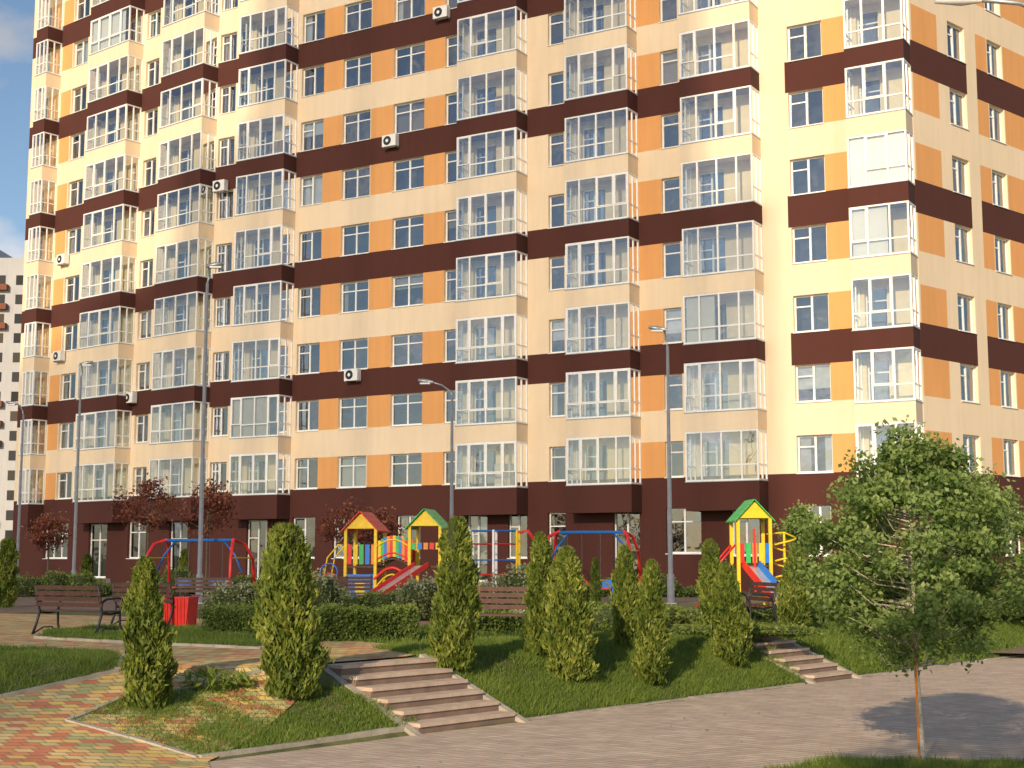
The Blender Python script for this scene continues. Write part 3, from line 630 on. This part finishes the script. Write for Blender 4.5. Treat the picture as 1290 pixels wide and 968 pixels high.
for i in range(n):
    f=(i+.5)/n; x=A+.45+(B-A-.9)*f; z=1.1+.25*math.sin(math.pi*f)
    mb.box(x-.05,x+.05,-.42,.42,z,z+.04,WOOD)
    for yy in (-.45,.45): mb.box(x-.045,x+.045,yy-.015,yy+.015,z+.08,z+.72,cols[i%5])
for yy in (-.47,.47):
    for dz in (.2,.6): mb.tube([(A+.45+(B-A-.9)*i/8,yy+.0,1.1+.25*math.sin(math.pi*i/8)+dz) for i in range(9)],.025,YEL if dz>.5 else RED,6)
mb.tube([(A+.45+(B-A-.9)*i/8,-.5,.75+.35*math.sin(math.pi*i/8)) for i in range(9)],.05,RED,6)
mb.tube([(A+.45+(B-A-.9)*i/8,-.5,.45+.45*math.sin(math.pi*i/8)) for i in range(9)],.03,YEL,6)
for i in range(5): mb.box(A-.42+i*.19,A-.28+i*.19,-.50,-.47,1.2,1.8,cols[i%5]); mb.box(B-.42+i*.19,B-.28+i*.19,-.5,-.47,1.65,1.85,cols[(i+2)%5])
s0=(B-.1,-.5,1.15); s1=(B-1.0,-2.6,.22); s2=(B-1.15,-2.95,.18)
for a,b in ((s0,s1),(s1,s2)):
    mb.beam(a,b,.46,.03,STEEL); 
    dv=Vector((b[0]-a[0],b[1]-a[1],0)).normalized(); r=Vector((dv.y,-dv.x,0))*.26
    for s in (-1,1):
        off=r*s+Vector((0,0,.05)); mb.beam(Vector(a)+off,Vector(b)+off,.04,.14,RED)
mb.tube([(s1[0],s1[1],0),(s1[0],s1[1],.16)],.03,BLUE,6)
for s in (-.35,.35): mb.tube([(A-.5,s,1.7),(A-.75,s,1.8),(A-1.1,s,1.4),(A-1.35,s,0)],.025,YEL,6)
for i in range(5): z=.25+i*.28; xx=A-1.32+.06*i+ (0.05*i if i>2 else 0); mb.tube([(xx,-.35,z),(xx,.35,z)],.02,BLUE,6)
for k in range(3): mb.tube(arc((A-.9-.05*k,-.5,.35+.3*k),.28,0,2*math.pi,14,'xz'),.022,(BLUE,RED,BLUE)[k],6)
for s in (-.35,.35): mb.tube([(B+.5,s,1.75),(B+.75,s,1.7),(B+.95,s,1.2),(B+1.0,s,0)],.025,RED,6)
for i in range(4): z=.25+i*.3; mb.tube([(B+.99,-.35,z),(B+.99,.35,z)],.02,YEL,6)
mb.box(A-.45,A+.45,-.5,-.47,.1,.9,BLUE); mb.box(A-.15,A+.15,-.515,-.49,.3,.7,YEL)
mb.build('playground_climbing_tower',(x0,Yp,0),-.2)
Yc=45; xa=xat(594,Yc,1); xb=xat(676,Yc,1); h=zat(668,Yc); w=xb-xa; mb=MB()
px_=[0,w*.36,w*.72,w]
for i,x in enumerate(px_):
    for yy in (-.4,.4): mb.tube([(x,yy,0),(x,yy,h if i<3 else h*.82)],.04,(WHITE,WHITE,YEL,BLUE)[i],8)
for yy in (-.4,.4):
    for z,c in ((h,BLUE),(h*.82,RED),(h*.6,BLUE),(h*.4,RED),(h*.22,YEL)): mb.tube([(0,yy,z-.03),(w*.72,yy,z-.03)],.026,c,6)
    mb.tube([(w*.72,yy,h*.95),(w*.86,yy,h*1.0),(w,yy,h*.82)],.025,RED,6); mb.tube([(w*.72,yy,h*.5),(w,yy,h*.5)],.022,GRN,6)
for i in range(7): x=w*.72*i/6; mb.tube([(x,-.4,h-.03),(x,.4,h-.03)],.018,RED,6)
for i in range(6): z=h*(.12+.13*i); mb.tube([(0,-.4,z),(0,.4,z)],.018,YEL,6); mb.tube([(w,-.4,z*.9),(w,.4,z*.9)],.018,RED,6)
mb.build('climbing_frame',(xa,Yc,0),-.1)
Yr=40; x0=xat(946,Yr,1.5); h=zat(631,Yr); mb=MB(); ptower(mb,0,0,h,GRN,YEL,1.2,.9)
for i in range(5): mb.box(-.42+i*.18,-.29+i*.18,-.49,-.46,1.25,1.8,cols[(i*2)%5])
mb.box(-.03,.03,-.5,-.47,.4,2.2,RED)
for k in range(4):
    mb.tube([(.95+.32*math.cos(t),.32*math.sin(t),.15+k*.45+.45*t/6.283) for t in np.linspace(0,6.283,15)],.028,YEL,6)
mb.tube([(.95,0,0),(.95,0,2.1)],.035,YEL,8); mb.tube([(.45,0,2.05),(.95,0,2.1),(1.28,0,1.95)],.025,YEL,6)
s0=Vector((-.1,-.45,1.15)); s1=Vector((.35,-2.0,.2)); mb.beam(s0,s1,.4,.03,STEEL)
for s in (-1,1): mb.beam(s0+Vector((s*.22,0,.08)),s1+Vector((s*.22,0,.08)),.04,.2,RED if s<0 else BLUE)
for s in (-.3,.3): mb.tube([(-.5,s,1.75),(-.9,s,1.3),(-1.5,s,0)],.03,RED,6)
for i in range(5): mb.tube([(-1.45+.17*i,-.3,.15+.3*i),(-1.45+.17*i,.3,.15+.3*i)],.02,BLUE,6)
mb.build('playground_slide_tower',(x0,Yr,0),.05)
mb=MB()
for k in range(4): mb.tube(arc((k*.55,0,0),.3,0,math.pi,12,'xz',.75),.022,(RED,YEL,BLUE,RED)[k],6)
mb.build('climbing_arches',(xat(735,42,.5),42,0),.1)
# ---------------- distant tree line ----------------
ells=[(-150+i*9+random.uniform(-3,3),270+random.uniform(-10,20),4,7,6,random.uniform(4,8)) for i in range(14)]
blob_leaves('distant_trees',ells,9000,.9,.6,HEDGE)
# tree beside the photographer (its thin shadow falls across the pavement)
tree('street_tree',-2.2,-3.9,LOW,4.5,0,8.2,1.6,1.3,36,1700,.18,.12,TREEL,BARK,.10,.42,seed=31)
# ---------------- light, sky, camera ----------------
sc_=bpy.context.scene
w=bpy.data.worlds.new('World'); sc_.world=w; w.use_nodes=True; nt=w.node_tree; bg=nt.nodes['Background']
sky=nt.nodes.new('ShaderNodeTexSky'); sky.sky_type='NISHITA'; sky.sun_disc=False; sky.sun_elevation=SEL
az=math.atan2(SAZ[0],SAZ[1]); sky.sun_rotation=az; sky.altitude=100; sky.dust_density=.7; sky.ozone_density=2.0
tc=nt.nodes.new('ShaderNodeTexCoord'); mp=nt.nodes.new('ShaderNodeMapping'); mp.inputs['Scale'].default_value=(1,1,1.8); no=nt.nodes.new('ShaderNodeTexNoise'); no.inputs['Scale'].default_value=9; no.inputs['Detail'].default_value=9
rp=nt.nodes.new('ShaderNodeValToRGB'); rp.color_ramp.elements[0].position=.50; rp.color_ramp.elements[1].position=.70
bw=nt.nodes.new('ShaderNodeRGBToBW'); mu=nt.nodes.new('ShaderNodeVectorMath'); mu.operation='SCALE'; mu.inputs[0].default_value=(1.6,1.6,1.65); mx=nt.nodes.new('ShaderNodeMix'); mx.data_type='RGBA'
L=nt.links; L.new(tc.outputs['Generated'],mp.inputs[0]); L.new(mp.outputs[0],no.inputs['Vector']); L.new(no.outputs['Fac'],rp.inputs[0]); L.new(sky.outputs[0],bw.inputs[0]); L.new(bw.outputs[0],mu.inputs['Scale'])
L.new(sky.outputs[0],mx.inputs['A']); L.new(mu.outputs[0],mx.inputs['B']); L.new(rp.outputs[0],mx.inputs['Factor']); L.new(mx.outputs['Result'],bg.inputs[0]); bg.inputs[1].default_value=.13
sd=bpy.data.lights.new('sun','SUN'); sd.energy=4.7; sd.angle=math.radians(.5); sd.color=(1,.79,.52)
so=bpy.data.objects.new('sun',sd); sc_.collection.objects.link(so)
n=math.hypot(*SAZ); sv=Vector((SAZ[0]/n*math.cos(SEL),SAZ[1]/n*math.cos(SEL),math.sin(SEL))); so.rotation_euler=sv.to_track_quat('Z','Y').to_euler()
cd=bpy.data.cameras.new('camera'); cd.lens=50; cd.sensor_width=36; cd.clip_end=3000; cd.clip_start=.1
co=bpy.data.objects.new('camera',cd); sc_.collection.objects.link(co); co.location=(0,0,EYE); co.rotation_euler=(math.pi/2+TILT,0,0); sc_.camera=co
sc_.view_settings.view_transform='Standard'; sc_.view_settings.look='None'; sc_.view_settings.exposure=0
